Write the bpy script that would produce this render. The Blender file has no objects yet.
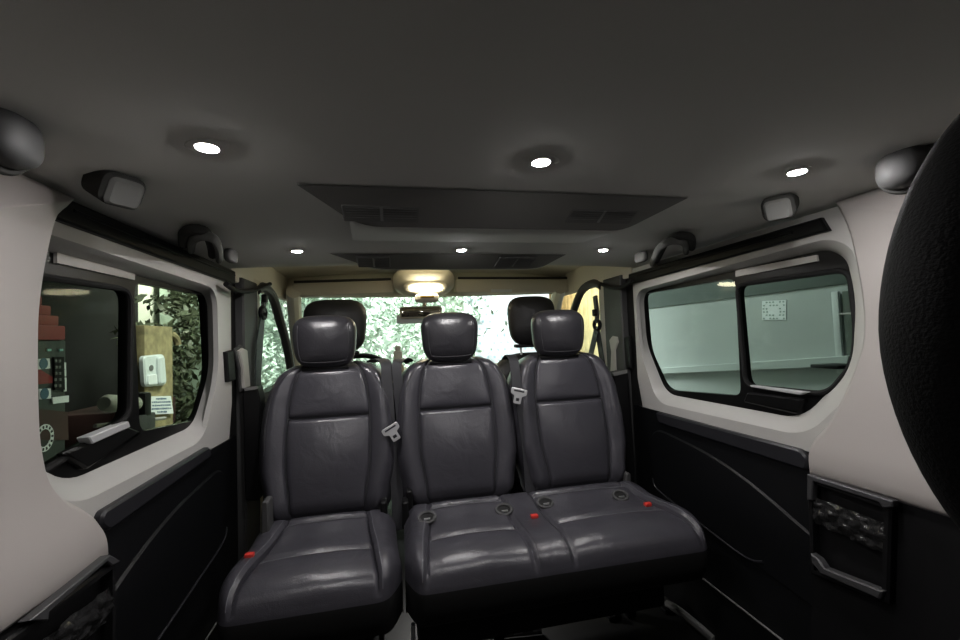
import bpy, bmesh, math, random
import numpy as np
from mathutils import Vector, Matrix, geometry, noise
random.seed(7)
scene = bpy.context.scene
COL = scene.collection
PI = math.pi

# ------------------------------------------------------------------ camera
F, YAW, PITCH, ROLL, CX = 413.0, 0.1994, 0.04224, 0.03694, -0.2164
cam_d = bpy.data.cameras.new('camera'); cam = bpy.data.objects.new('camera', cam_d); COL.objects.link(cam)
cam_d.sensor_width = 36.0; cam_d.lens = F * 36.0 / 960.0; cam_d.clip_start = 0.01
fw = Vector((math.sin(YAW) * math.cos(PITCH), math.cos(YAW) * math.cos(PITCH), math.sin(PITCH)))
rt = Vector((math.cos(YAW), -math.sin(YAW), 0)); up = rt.cross(fw)
c, s = math.cos(ROLL), math.sin(ROLL)
rr = c * rt - s * up; uu = s * rt + c * up
# world drawn rotated: right axis dips, so the horizon climbs to the right
M = Matrix((rr, uu, -fw)).transposed().to_4x4(); M.translation = (CX, 0, 0)
cam.matrix_world = M
scene.camera = cam
EYE = Vector((CX, 0, 0))
def ray(p):
    return fw + rr * ((p[0] - 480) / F) + uu * (-(p[1] - 320) / F)
def at(px, py, ax, val):
    r = ray((px, py)); t = (val - EYE[ax]) / r[ax]
    return EYE + r * t
def hit(px, py, p0, n):
    r = ray((px, py)); t = (Vector(p0) - EYE).dot(n) / r.dot(n)
    return EYE + r * t

# ------------------------------------------------------------------ materials
def mat(name, col, rough=0.5, metal=0.0, bump=0.0, bscale=200.0, spec=0.5, emit=None, estr=0.0, var=0.0, vscale=5.0, coat=0.0):
    m = bpy.data.materials.new(name); m.use_nodes = True
    nt = m.node_tree; b = nt.nodes['Principled BSDF']
    b.inputs['Base Color'].default_value = (*col, 1)
    b.inputs['Roughness'].default_value = rough
    b.inputs['Metallic'].default_value = metal
    b.inputs['Specular IOR Level'].default_value = spec
    b.inputs['Coat Weight'].default_value = coat
    if emit:
        b.inputs['Emission Color'].default_value = (*emit, 1); b.inputs['Emission Strength'].default_value = estr
    tc = nt.nodes.new('ShaderNodeTexCoord')
    if bump:
        n = nt.nodes.new('ShaderNodeTexNoise'); n.inputs['Scale'].default_value = bscale; n.inputs['Detail'].default_value = 3
        nt.links.new(tc.outputs['Object'], n.inputs['Vector'])
        bp = nt.nodes.new('ShaderNodeBump'); bp.inputs['Strength'].default_value = bump; bp.inputs['Distance'].default_value = 0.004
        nt.links.new(n.outputs['Fac'], bp.inputs['Height']); nt.links.new(bp.outputs['Normal'], b.inputs['Normal'])
    if var:
        n = nt.nodes.new('ShaderNodeTexNoise'); n.inputs['Scale'].default_value = vscale; n.inputs['Detail'].default_value = 4
        nt.links.new(tc.outputs['Object'], n.inputs['Vector'])
        r = nt.nodes.new('ShaderNodeValToRGB')
        r.color_ramp.elements[0].position = .3; r.color_ramp.elements[1].position = .7
        r.color_ramp.elements[0].color = (*[x * (1 - var) for x in col], 1)
        r.color_ramp.elements[1].color = (*[min(1, x * (1 + var)) for x in col], 1)
        nt.links.new(n.outputs['Fac'], r.inputs['Fac']); nt.links.new(r.outputs['Color'], b.inputs['Base Color'])
    return m
def leather(name, col, rough):
    m = mat(name, col, rough); nt = m.node_tree; b = nt.nodes['Principled BSDF']
    tc = nt.nodes.new('ShaderNodeTexCoord')
    v = nt.nodes.new('ShaderNodeTexVoronoi'); v.inputs['Scale'].default_value = 420
    n = nt.nodes.new('ShaderNodeTexNoise'); n.inputs['Scale'].default_value = 14; n.inputs['Detail'].default_value = 5; n.inputs['Distortion'].default_value = .6
    for q in (v, n): nt.links.new(tc.outputs['Object'], q.inputs['Vector'])
    b1 = nt.nodes.new('ShaderNodeBump'); b1.inputs['Strength'].default_value = .12; b1.inputs['Distance'].default_value = .002
    b2 = nt.nodes.new('ShaderNodeBump'); b2.inputs['Strength'].default_value = .16; b2.inputs['Distance'].default_value = .02
    nt.links.new(v.outputs['Distance'], b1.inputs['Height']); nt.links.new(n.outputs['Fac'], b2.inputs['Height'])
    nt.links.new(b1.outputs['Normal'], b2.inputs['Normal']); nt.links.new(b2.outputs['Normal'], b.inputs['Normal'])
    return m
def glass(name, tint, refl=0.014, graze=.18):
    m = bpy.data.materials.new(name); m.use_nodes = True; nt = m.node_tree; nt.nodes.clear()
    o = nt.nodes.new('ShaderNodeOutputMaterial'); t = nt.nodes.new('ShaderNodeBsdfTransparent'); g = nt.nodes.new('ShaderNodeBsdfGlossy')
    t.inputs['Color'].default_value = (*tint, 1); g.inputs['Roughness'].default_value = .02
    lw = nt.nodes.new('ShaderNodeLayerWeight'); lw.inputs['Blend'].default_value = .5
    pw = nt.nodes.new('ShaderNodeMath'); pw.operation = 'POWER'; pw.inputs[1].default_value = 4.0
    fr = nt.nodes.new('ShaderNodeMath'); fr.operation = 'MULTIPLY_ADD'; fr.inputs[1].default_value = graze; fr.inputs[2].default_value = refl
    nt.links.new(lw.outputs['Facing'], pw.inputs[0]); nt.links.new(pw.outputs[0], fr.inputs[0])
    mx = nt.nodes.new('ShaderNodeMixShader')
    nt.links.new(fr.outputs[0], mx.inputs[0]); nt.links.new(t.outputs[0], mx.inputs[1]); nt.links.new(g.outputs[0], mx.inputs[2])
    nt.links.new(mx.outputs[0], o.inputs['Surface'])
    return m
M_HEAD = mat('headliner_cloth', (.60, .60, .565), .95, bump=.15, bscale=900, spec=.1)
M_PILLAR = mat('white_trim', (.39, .36, .345), .5, bump=.05, bscale=500)
M_WTRIM = mat('window_surround_white', (.44, .43, .41), .38, bump=.04, bscale=500)
M_CREAM = mat('cabin_cream', (.74, .70, .60), .6)
M_BLACK = mat('black_plastic', (.006, .006, .0065), .5, bump=.08, bscale=600, spec=.22)
M_DOOR = mat('door_panel_black', (.0045, .0048, .0055), .42, bump=.06, bscale=500, spec=.25)
M_BELT = mat('belt_trim_grey', (.018, .018, .021), .35, spec=.4)
M_GLOSS = mat('gloss_black', (.004, .004, .004), .4, spec=.15)
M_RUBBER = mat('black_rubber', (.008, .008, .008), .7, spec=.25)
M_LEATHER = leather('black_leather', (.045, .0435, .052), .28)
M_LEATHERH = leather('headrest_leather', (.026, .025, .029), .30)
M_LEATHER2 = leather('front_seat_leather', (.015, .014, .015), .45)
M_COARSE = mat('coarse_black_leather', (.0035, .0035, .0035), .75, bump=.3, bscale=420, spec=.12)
M_STITCH = mat('stitch_grey', (.13, .13, .145), .6)
M_STITCHD = mat('stitch_dark', (.030, .030, .034), .5)
M_WEB = mat('belt_webbing', (.022, .022, .026), .6, bump=.3, bscale=700)
M_SILVER = mat('bright_metal', (.75, .75, .77), .28, 1.0)
M_ALU = mat('aluminium', (.60, .60, .61), .38, .35)
M_RED = mat('red_button', (.6, .04, .03), .4)
M_GREYP = mat('grey_plastic', (.16, .16, .155), .5)
M_LGREY = mat('light_grey_plastic', (.45, .43, .40), .5)
M_FIX = mat('roof_fitting_grey', (.10, .10, .095), .8, spec=.2)
M_FIXD = mat('roof_recess_dark', (.035, .035, .033), .9, spec=.1)
M_DGREY = mat('dark_grey_trim', (.05, .05, .05), .6)
M_FLOOR = mat('floor_vinyl', (.008, .008, .008), .55, bump=.1, bscale=300)
M_LED = mat('led_lens', (1, 1, 1), .4, emit=(1, .97, .96), estr=1000)
M_DOME = mat('dome_lens', (1, .95, .7), .4, emit=(1, .89, .62), estr=44)
M_GLASS = glass('tinted_glass_clear', (.80, .85, .825))
M_GLASSD = glass('tinted_glass_dark', (.72, .76, .70), .003, .04)
M_SCREEN = glass('windscreen_glass', (.92, .97, .94))
M_MIRROR = mat('mirror_glass', (.22, .20, .16), .08, .8)

# ------------------------------------------------------------------ mesh helper
class MB:
    def __init__(s): s.v = []; s.f = []
    def add(s, v, f):
        o = len(s.v); s.v += [tuple(x) for x in v]; s.f += [tuple(i + o for i in q) for q in f]; return s
    def bm(s, b):
        b.verts.ensure_lookup_table(); b.verts.index_update()
        s.add([v.co[:] for v in b.verts], [[v.index for v in f.verts] for f in b.faces]); b.free(); return s
    def box(s, cen, size, bev=0.0, rot=None, seg=2):
        b = bmesh.new(); bmesh.ops.create_cube(b, size=1.0)
        bmesh.ops.scale(b, vec=size, verts=b.verts)
        if bev: bmesh.ops.bevel(b, geom=b.edges[:], offset=bev, segments=seg, profile=.5, affect='EDGES')
        if rot: bmesh.ops.transform(b, matrix=rot, verts=b.verts)
        bmesh.ops.translate(b, vec=cen, verts=b.verts)
        return s.bm(b)
    def tube(s, pts, r, n=10, closed=False, flat=1.0, side=None):
        pts = [Vector(p) for p in pts]; k = len(pts); rings = []
        prev = None
        for i, p in enumerate(pts):
            if closed: d = pts[(i + 1) % k] - pts[i - 1]
            else: d = pts[min(i + 1, k - 1)] - pts[max(i - 1, 0)]
            d.normalize()
            a = Vector(side) if side else (prev if prev else (Vector((0, 0, 1)) if abs(d.z) < .9 else Vector((1, 0, 0))))
            a = (a - d * a.dot(d)).normalized(); b2 = d.cross(a); prev = a
            ri = r[i] if isinstance(r, (list, tuple)) else r
            rings.append([p + a * ri * math.cos(2 * PI * j / n) + b2 * ri * flat * math.sin(2 * PI * j / n) for j in range(n)])
        v = [x for q in rings for x in q]; f = []
        for i in range(k if closed else k - 1):
            i2 = (i + 1) % k
            for j in range(n): f.append((i * n + j, i * n + (j + 1) % n, i2 * n + (j + 1) % n, i2 * n + j))
        if not closed: f.append(tuple(range(n - 1, -1, -1))); f.append(tuple((k - 1) * n + j for j in range(n)))
        return s.add(v, f)
    def loft(s, a, b, closed=True):
        n = len(a); f = [(i, (i + 1) % n, n + (i + 1) % n, n + i) for i in range(n if closed else n - 1)]
        return s.add(list(a) + list(b), f)
    def slab(s, poly, holes, fn, d0, d1, cham=0.0):
        """poly, holes: 2-D outlines. fn(a, b, d) -> 3-D. back at d0, front at d1."""
        pin = offset(poly, cham) if cham else poly
        for loops, d in (([pin] + holes, d1), ([poly] + holes, d0)):
            vv = [Vector((p[0], p[1], 0)) for l in loops for p in l]
            tris = geometry.tessellate_polygon([[Vector((p[0], p[1], 0)) for p in l] for l in loops])
            s.add([fn(q.x, q.y, d) for q in vv], tris)
        if cham:
            dm = d1 + (d0 - d1) * min(.9, abs(cham / (d1 - d0)))
            s.loft([fn(*p, d1) for p in pin], [fn(*p, dm) for p in poly]); s.loft([fn(*p, dm) for p in poly], [fn(*p, d0) for p in poly])
        else: s.loft([fn(*p, d1) for p in poly], [fn(*p, d0) for p in poly])
        for h in holes: s.loft([fn(*p, d1) for p in h], [fn(*p, d0) for p in h])
        return s
    def sq(s, cen, rx, ry, rz, p=4, q=2.6, n=12, rot=None):
        b = bmesh.new(); bmesh.ops.create_cube(b, size=2.0)
        bmesh.ops.subdivide_edges(b, edges=b.edges[:], cuts=n, use_grid_fill=True)
        for v in b.verts:
            x, y, z = [math.tan(t * PI / 4) for t in v.co]
            g = ((abs(x) ** p + abs(z) ** p) ** (q / p) + abs(y) ** q) ** (-1 / q)
            v.co = (x * g * rx, y * g * ry, z * g * rz)
        if rot: bmesh.ops.transform(b, matrix=rot, verts=b.verts)
        bmesh.ops.translate(b, vec=cen, verts=b.verts)
        return s.bm(b)
    def ribbon(s, pts, w, th, side):
        """strap: pts centre line; side = direction of its width"""
        pts = [Vector(p) for p in pts]; side = Vector(side).normalized(); v = []; f = []
        for i, p in enumerate(pts):
            d = (pts[min(i + 1, len(pts) - 1)] - pts[max(i - 1, 0)]).normalized()
            sd = (side - d * side.dot(d)).normalized(); nn = d.cross(sd)
            v += [p + sd * w / 2 + nn * th / 2, p - sd * w / 2 + nn * th / 2, p - sd * w / 2 - nn * th / 2, p + sd * w / 2 - nn * th / 2]
        for i in range(len(pts) - 1):
            for j in range(4): f.append((4 * i + j, 4 * i + (j + 1) % 4, 4 * i + 4 + (j + 1) % 4, 4 * i + 4 + j))
        f += [(3, 2, 1, 0), tuple(4 * (len(pts) - 1) + j for j in range(4))]
        return s.add(v, f)
    def build(s, name, m, parent=None, smooth=35, base=None):
        me = bpy.data.meshes.new(name)
        o3 = base if base else (Vector(s.v[0]) if False else Vector((0, 0, 0)))
        me.from_pydata([tuple(Vector(v)) for v in s.v], [], s.f)
        b = bmesh.new(); b.from_mesh(me); bmesh.ops.remove_doubles(b, verts=b.verts, dist=1e-5)
        bmesh.ops.recalc_face_normals(b, faces=b.faces)
        # pivot at the middle of the mesh
        xs = [v.co for v in b.verts]
        mid = Vector([(min(q[k] for q in xs) + max(q[k] for q in xs)) / 2 for k in range(3)])
        bmesh.ops.translate(b, vec=-mid, verts=b.verts)
        b.to_mesh(me); b.free()
        me.materials.append(m)
        if smooth:
            for p in me.polygons: p.use_smooth = True
            me.set_sharp_from_angle(angle=math.radians(smooth))
        o = bpy.data.objects.new(name, me); COL.objects.link(o); o.location = mid
        if parent:
            o.parent = parent; w = WORLD[parent.name]; o.location = mid - w; WORLD[o.name] = mid
        else: WORLD[o.name] = mid
        return o
WORLD = {}
def thing(name, label, cat, loc, group=None):
    o = bpy.data.objects.new(name, None); COL.objects.link(o); o.location = loc; o.empty_display_size = .05
    o['label'] = label; o['category'] = cat; WORLD[o.name] = Vector(loc)
    if group: o['group'] = group
    return o
def tag(o, label, cat, group=None, kind=None):
    o['label'] = label; o['category'] = cat
    if group: o['group'] = group
    if kind: o['kind'] = kind
    return o
def struct(name, mb, m, label=None, smooth=35, parent=None):
    o = mb.build(name, m, parent, smooth)
    if not parent: o['kind'] = 'structure'
    if label: o['label'] = label
    return o
def offset(poly, d):
    """inward offset of a closed outline"""
    n = len(poly); A = sum(poly[i][0] * poly[(i + 1) % n][1] - poly[(i + 1) % n][0] * poly[i][1] for i in range(n))
    sg = 1 if A > 0 else -1; out = []
    for i in range(n):
        p0, p1, p2 = Vector(poly[i - 1]), Vector(poly[i]), Vector(poly[(i + 1) % n])
        a = (p1 - p0); b = (p2 - p1)
        a = a.normalized() if a.length > 1e-9 else b.normalized(); b = b.normalized() if b.length > 1e-9 else a
        n1 = Vector((-a.y, a.x)) * sg; n2 = Vector((-b.y, b.x)) * sg
        k = n1 + n2; k = k / max(.35, k.length_squared / 2) if k.length > 1e-6 else n1
        out.append(tuple(p1 + k * d))
    return out
def rnd(poly, r, k=6):
    """round the corners of a 2-D outline; always k+1 points to a corner"""
    n = len(poly); out = []
    for i in range(n):
        p0, p1, p2 = Vector(poly[i - 1]), Vector(poly[i]), Vector(poly[(i + 1) % n])
        ri = r[i] if isinstance(r, (list, tuple)) else r
        a, b = p0 - p1, p2 - p1
        t = min(ri, a.length * .48, b.length * .48)
        A, B = p1 + a.normalized() * t, p1 + b.normalized() * t
        for j in range(k + 1):
            u = j / k; out.append(tuple(A * (1 - u) ** 2 + p1 * 2 * u * (1 - u) + B * u * u))
    return out
def cr(pts, n=8):
    """Catmull-Rom through pts"""
    pts = [Vector(p) for p in pts]; out = []
    for i in range(len(pts) - 1):
        p0, p1, p2, p3 = pts[max(i - 1, 0)], pts[i], pts[i + 1], pts[min(i + 2, len(pts) - 1)]
        for j in range(n):
            t = j / n
            out.append(.5 * ((2 * p1) + (p2 - p0) * t + (2 * p0 - 5 * p1 + 4 * p2 - p3) * t * t + (3 * p1 - p0 - 3 * p2 + p3) * t ** 3))
    out.append(pts[-1]); return out
def YZ(px, X):
    return [tuple(at(x, y, 0, X)[1:]) for x, y in px]
def fx(y, z, x): return Vector((x, y, z))          # outlines on the side walls
def fy(x, z, y): return Vector((x, y, z))          # outlines across the van
def fz(x, y, z): return Vector((x, y, z))
ZF = -1.05
def lerp(a, b, t): return a + (b - a) * t

# ------------------------------------------------------------------ shell of the van
struct('floor', MB().box((0, 1.0, ZF - .02), (1.68, 4.0, .04)), M_FLOOR)
def zc(x): return .294 - .012 * (abs(x) / .8) ** 3
g = MB()
nx, ny = 48, 40
xs = [lerp(-.83, .83, i / nx) for i in range(nx + 1)]; ys = [lerp(-.75, 1.63, j / ny) for j in range(ny + 1)]
V = [(x, y, zc(x)) for y in ys for x in xs]
V2 = [(x, y, zc(x) + .03) for y in ys for x in xs]
Fq = [(j * (nx + 1) + i, j * (nx + 1) + i + 1, (j + 1) * (nx + 1) + i + 1, (j + 1) * (nx + 1) + i) for j in range(ny) for i in range(nx)]
g.add(V, Fq); g.add(V2, Fq)
# rolled front edge of the headliner
e0 = [(x, 1.63, zc(x)) for x in xs]; e1 = [(x, 1.65, zc(x) + .012) for x in xs]; e2 = [(x, 1.65, zc(x) + .03) for x in xs]
for a, b in ((e0, e1), (e1, e2)): g.loft(a, b, closed=False)
struct('ceiling', g, M_HEAD)
# cab headlining
g = MB()
rows = []
for j in range(13):
    y = lerp(1.60, 2.42, j / 12)
    rows.append([(x, y, .405 - .03 * (abs(x) / .8) ** 3 - .015 * (j / 12) ** 3) for x in xs])
for a, b in zip(rows, rows[1:]): g.loft(a, b, closed=False)
g.box((0, 2.0, .44), (1.7, .90, .02))
for sg in (-1, 1): g.box((sg * .81, 2.03, .335), (.03, .80, .19), .006)
g.loft(rows[-1], [(x, 2.45 - .10 * (abs(x) / .83) ** 2, .25) for x in xs], closed=False)
g.loft([(x, 1.645, .30) for x in xs], [(x, 1.66, .44) for x in xs], closed=False)
struct('ceiling_cab', g, M_CREAM)
# rear end of the van, behind the camera
g = MB(); g.box((0, -.78, -.35), (1.7, .04, 1.4)); struct('wall_rear', g, M_PILLAR)

def side(sg):
    left = sg < 0; nm = 'left' if left else 'right'
    X = sg * .80; XG = sg * .845; XP = sg * .765
    Rlip = [(635, 291), (640, 350), (657, 403), (806, 437), (862, 383), (868, 300), (852, 246), (828, 238)]
    Rfr = [(643, 292), (647, 345), (667, 394), (802, 419), (852, 368), (856, 300), (847, 258), (828, 249)]
    rl = YZ(Rlip, .80); rf = YZ(Rfr, .845)
    if left:
        lip = YZ([(217, 289), (219, 372), (204, 440)], X) + rl[3:]
        fr = YZ([(207, 294), (209, 372), (193, 426)], XG) + rf[3:]
        lip[3] = (lip[3][0], lip[2][1] - .0); fr[3] = (fr[3][0], fr[2][1] - .006)
    else: lip, fr = rl, rf
    lipr = rnd(lip, .07); frr = rnd(fr, .06)
    g = MB()
    outer = [(.30, .275), (1.63, .275), (1.63, -.20), (1.60, -.335), (.30, -.335)]
    g.slab(outer, [lipr], fx, X + sg * .015, X)
    mid = [tuple(Vector(a).lerp(Vector(b), .55)) for a, b in zip(lipr, frr)]
    g.loft([fx(*p, X) for p in lipr], [fx(*p, X + sg * .014) for p in mid]); g.loft([fx(*p, X + sg * .014) for p in mid], [fx(*p, XG) for p in frr])
    struct('wall_' + nm, g, M_WTRIM)
    # ---- window
    w = thing('window_1' if left else 'window_2', 'black framed sliding side window looking out at the red machine and dark yard' if left else 'black framed sliding side window looking out at a pale green wall', 'window', (XG, 1.1, -.05))
    w['kind'] = 'structure'
    if left:
        fix = YZ([(205, 295), (209, 372), (197, 420), (140, 432), (134, 282)], XG)
        a = YZ([(128, 290), (127, 417)], XG); sl = [a[0], a[1], (.86, -.215), (.74, -.14), (.70, -.02), (.74, .135)]
    else:
        fix = YZ([(643.5, 294), (648, 350), (666, 390), (741, 396), (735, 278)], XG)
        sl = YZ([(738, 285), (747, 386), (829, 394), (855, 364), (858, 330), (851, 269)], XG)
    fixr, slr = rnd(fix, [.03, .05, .05, .03, .03]), rnd(sl, .035)
    f = MB().slab(offset(frr, -.012), [fixr, slr], fx, XG + sg * .02, XG); f.build('window_frame', M_GLOSS, w)
    MB().slab(offset(fixr, -.006), [], fx, XG + sg * .016, XG + sg * .011).build('fixed_pane', M_GLASSD if left else M_GLASS, w)
    sp = MB().slab(offset(slr, -.006), [], fx, XG + sg * .012, XG + sg * .007).build('sliding_pane', M_GLASSD if left else M_GLASS, w)
    rim = MB().tube([fx(*p, XG - sg * .004) for p in slr], .007, 8, closed=True); rim.build('pane_seal', M_RUBBER, w)
    # upper track plate and lower track
    if left:
        st = YZ([(56, 252), (56, 263), (134, 280), (134, 271)], XG - sg * .004); lo = YZ([(60, 454), (122, 425), (140, 432), (85, 470)], XG - sg * .008)
        bar = YZ([(88, 437), (128, 421), (130, 427), (92, 444)], XG - sg * .02)
    else:
        st = YZ([(736, 270), (736, 277), (818, 261), (817, 255)], XG - sg * .004); lo = YZ([(748, 392), (806, 399), (800, 415), (744, 402)], XG - sg * .008)
        bar = YZ([(750, 385), (808, 392), (800, 395), (751, 387)], XG - sg * .02)
    MB().slab(st, [], fx, XG, XG - sg * .006).build('track_plate', M_LGREY, w)
    MB().slab(rnd(lo, .008), [], fx, XG, XG - sg * .014, .005).build('lower_track', M_GLOSS, w)
    MB().slab(rnd(bar, .003), [], fx, XG, XG - sg * .022, .002).build('sill_strip', M_ALU, w)
    # ---- black door rail under the roof edge
    rp = [(.82, .232), (.86, .276), (1.64, .274), (1.64, .226)] if left else [(.784, .222), (.80, .258), (1.64, .254), (1.64, .208)]
    g = MB(); g.slab(rp, [], fx, X, X - sg * .014, .004)
    zt_ = rp[1][1] - .016; g.slab([(.87, zt_), (1.63, zt_), (1.63, zt_ - .006), (.87, zt_ - .006)], [], fx, X, X - sg * .018, .002)
    struct('trim_1' if left else 'trim_2', g, M_GLOSS, 'gloss black door rail cover above the window with the red machine' if left else 'gloss black door rail cover above the pale green window')
    # ---- grey trim bar under the window
    bp = YZ([(212, 446), (214, 456), (112, 531), (104, 524), (107, 511)], X - sg * .02) if left else YZ([(654, 412), (657, 423), (804, 471), (806, 459), (798, 450)], X - sg * .02)
    struct('trim_3' if left else 'trim_4', MB().slab(rnd(bp, .012), [], fx, X, X - sg * .016, .005), M_BELT, 'dark grey waist rail under the window with the red machine' if left else 'dark grey waist rail under the pale green window')
    # ---- lower door panel with its raised field
    d = MB().slab([(.45, -.32), (1.66, -.32), (1.66, ZF), (.45, ZF)], [], fx, X + sg * .01, X - sg * .004)
    d = struct('door_1' if left else 'door_2', d, M_DOOR)
    fld = rnd([(.80, -.56), (1.14, -.42), (1.55, -.385), (1.56, -.63), (1.10, -.69), (.80, -.72)], [.15, .3, .10, .06, .2, .1], 8)
    MB().slab(fld, [], fx, X, X - sg * .010, .005).build('door_field', M_DOOR, d)
    MB().tube(cr([fx(1.545, -.60, X - sg * .010), fx(1.51, -.636, X - sg * .010), fx(1.3, -.666, X - sg * .010), fx(1.1, -.688, X - sg * .010), fx(1.03, -.67, X - sg * .010)]), .0035, 6).build('door_field_edge', M_BELT, d)
    MB().tube([fx(.5, -.855, X - sg * .010), fx(1.62, -.855, X - sg * .010)], .003, 8).build('sill_bead', M_GREYP, d)
    # ---- big white rear quarter panel
    if left:
        px = [(76, 196), (60, 215), (50, 250), (42, 300), (40, 345), (41, 415), (44, 450), (52, 482), (69, 503), (88, 514), (101, 524), (108, 537), (110, 555)]
    else:
        px = [(838, 212), (850, 232), (862, 294), (864, 335), (858, 362), (845, 395), (827, 428), (813, 444), (808, 458), (809, 473)]
    o = YZ(px, XP); zb = o[-1][1]; o = o + [(-.70, zb + .03), (-.70, .27)]
    o[0] = (o[0][0], .27)
    sm = [tuple(q) for q in cr([Vector((a, b, 0)) for a, b in o[:-2]], 4)]
    o = [(a, b) for a, b, _ in sm] + o[-2:]
    o = offset(o, -.010)
    struct('trim_5' if left else 'trim_6', MB().slab(o, [], fx, X + sg * .005, XP, .014), M_PILLAR, 'large off-white rear quarter panel beside the window with the red machine' if left else 'large off-white rear quarter panel beside the pale green window', smooth=50)
    # ---- black side lining under it
    g = MB().slab([(-.70, zb + .02), (o[-4][0] - .02, zb - .004), (.92, ZF), (-.70, ZF)] if not left else [(-.70, zb + .02), (.93, zb - .004), (.93, ZF), (-.70, ZF)], [], fx, X, XP + sg * .012)
    struct('trim_7' if left else 'trim_8', g, M_BLACK, 'black lower side lining behind the sliding door')
    # ---- seat belt pillar behind the front doors
    g = MB().slab([(1.70, .26), (1.86, .26), (1.86, -1.0), (1.70, -1.0)], [], fx, X + sg * .01, X - sg * .02, .006)
    struct('trim_9' if left else 'trim_10', g, M_DGREY, 'dark grey door pillar beside the upright belt housing')
    g = MB().slab([(1.64, .27), (1.72, .27), (1.72, -1.0), (1.64, -1.0)], [], fx, X + sg * .03, X + sg * .012); struct('trim_11' if left else 'trim_12', g, M_RUBBER, 'black door seal strip in front of the side window')
    g = MB().slab([(1.86, .28), (1.93, .28), (1.94, -1.0), (1.86, -1.0)], [], fx, X + sg * .02, X - sg * .008, .004); struct('trim_13' if left else 'trim_14', g, M_CREAM, 'cream edge strip of the front door opening')
    # front door below its glass, and the screen pillar
    g = MB().slab([(1.93, -.22), (2.6, -.20), (2.9, -.22), (2.9, -1.0), (1.93, -1.0)], [], fx, X + sg * .06, X + sg * .01); struct('door_3' if left else 'door_4', g, M_DGREY)
    g = MB(); g.tube(cr([(sg * .74, 2.30, .275), (sg * .765, 2.42, .22), (sg * .80, 2.62, .05), (sg * .83, 2.85, -.20)]), .038, 10); struct('trim_15' if left else 'trim_16', g, M_CREAM, 'cream windscreen pillar')
    arc = cr([(X, 1.90, .235), (X, 2.0, .262), (X, 2.14, .235), (X, 2.26, .13), (X, 2.40, -.02), (X, 2.5, -.2)])
    g = MB().tube(arc, .022, 10); struct('trim_17' if left else 'trim_18', g, M_DGREY, 'dark curved frame of the front door glass')
    w = thing('window_3' if left else 'window_4', 'front door glass with green leaves behind' if left else 'front door glass with the yellow lit boards behind', 'window', (X + sg * .03, 2.1, 0)); w['kind'] = 'structure'
    MB().slab([(1.93, .24), (2.14, .235), (2.26, .13), (2.40, -.02), (2.5, -.22), (1.93, -.22)], [], fx, X + sg * .03, X + sg * .025).build('pane', M_SCREEN, w)
side(-1); side(1)

# windscreen, its header and the dash
w = thing('window_5', 'sloping windscreen at the front of the cab with leaves beyond', 'window', (0, 2.6, .05)); w['kind'] = 'structure'
g = MB()
rowa = [(lerp(-.78, .78, i / 16), 2.44 - .10 * abs(lerp(-1, 1, i / 16)) ** 2, .262) for i in range(17)]
rowb = [(lerp(-.86, .86, i / 16), 3.0 - .14 * abs(lerp(-1, 1, i / 16)) ** 2, -.22) for i in range(17)]
g.loft(rowa, rowb, closed=False); g.build('pane', M_SCREEN, w)
g = MB().tube([(p[0], p[1] - .01, p[2] + .01) for p in rowa], .02, 8); g.build('header_rail', M_CREAM, w)

# ------------------------------------------------------------------ ceiling: lamps, vent pods, handles
def eye_outline(a, b, n=36):
    return [(a * math.cos(t) , b * math.sin(t) * (1 - .35 * abs(math.cos(t)) ** 3)) for t in [2 * PI * i / n for i in range(n)]]
LED = [((207, 145), 'ceiling LED spotlight above the window with the red machine, row nearest the camera', -.35), ((541, 160), 'brightest ceiling LED spotlight, between the camera and the wide vent pod', .1), ((797, 170), 'ceiling LED spotlight above the pale green window, row nearest the camera', .35),
       ((297, 250), 'small far ceiling LED spotlight near the twin-hoop grab handle by the red machine', -.1), ((460, 249), 'small far ceiling LED spotlight between the two vent pods', 0), ((603, 249), 'small far ceiling LED spotlight near the grab handle above the pale green window', .1)]
for (px, lab, ang) in LED:
    p = at(*px, 2, .285); p = at(*px, 2, zc(p.x)); p.z = zc(p.x)
    if px == (460, 249): p.x = 0.0
    slope = math.atan(-.036 / .8 * (abs(p.x) / .8) ** 2 * (1 if p.x > 0 else -1))
    t = thing('ceiling_spotlight', lab, 'ceiling light', p, 'LED spotlights in the roof lining')
    R = Matrix.Rotation(-slope, 4, 'Y') @ Matrix.Rotation(ang, 4, 'Z')
    def q(x, y, z): return p + (R @ Vector((x, y, z)))
    g = MB(); prof = [(.018, .0165, -.001), (.024, .019, -.0012), (.033, .020, -.0008), (.038, .021, .002)]
    rings = [[q(x, y, z) for x, y in eye_outline(a, max(b, .0), 36)] for a, b, z in prof]
    inner = [q(.015 * math.cos(2 * PI * i / 36), .015 * math.sin(2 * PI * i / 36), -.005) for i in range(36)]
    inup = [q(.015 * math.cos(2 * PI * i / 36), .015 * math.sin(2 * PI * i / 36), .004) for i in range(36)]
    g.loft(inup, inner); g.loft(inner, rings[0]); g.loft(rings[0], rings[1]); g.loft(rings[1], rings[2]); g.loft(rings[2], rings[3]); g.build('bezel', M_HEAD, t)
    g = MB(); top = [[q(.0145 * k * math.cos(2 * PI * i / 24), .0145 * k * math.sin(2 * PI * i / 24), -.0034 - .0032 * math.sqrt(max(0, 1 - k * k))) for i in range(24)] for k in (1, .85, .6, .3)]
    for a, b in zip(top, top[1:]): g.loft(a, b)
    g.add(top[-1], [tuple(range(24))]); g.add([q(.0145 * math.cos(2 * PI * i / 24), .0145 * math.sin(2 * PI * i / 24), .002) for i in range(24)], [tuple(range(24))])
    g.build('lens', M_LED, t)

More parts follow.
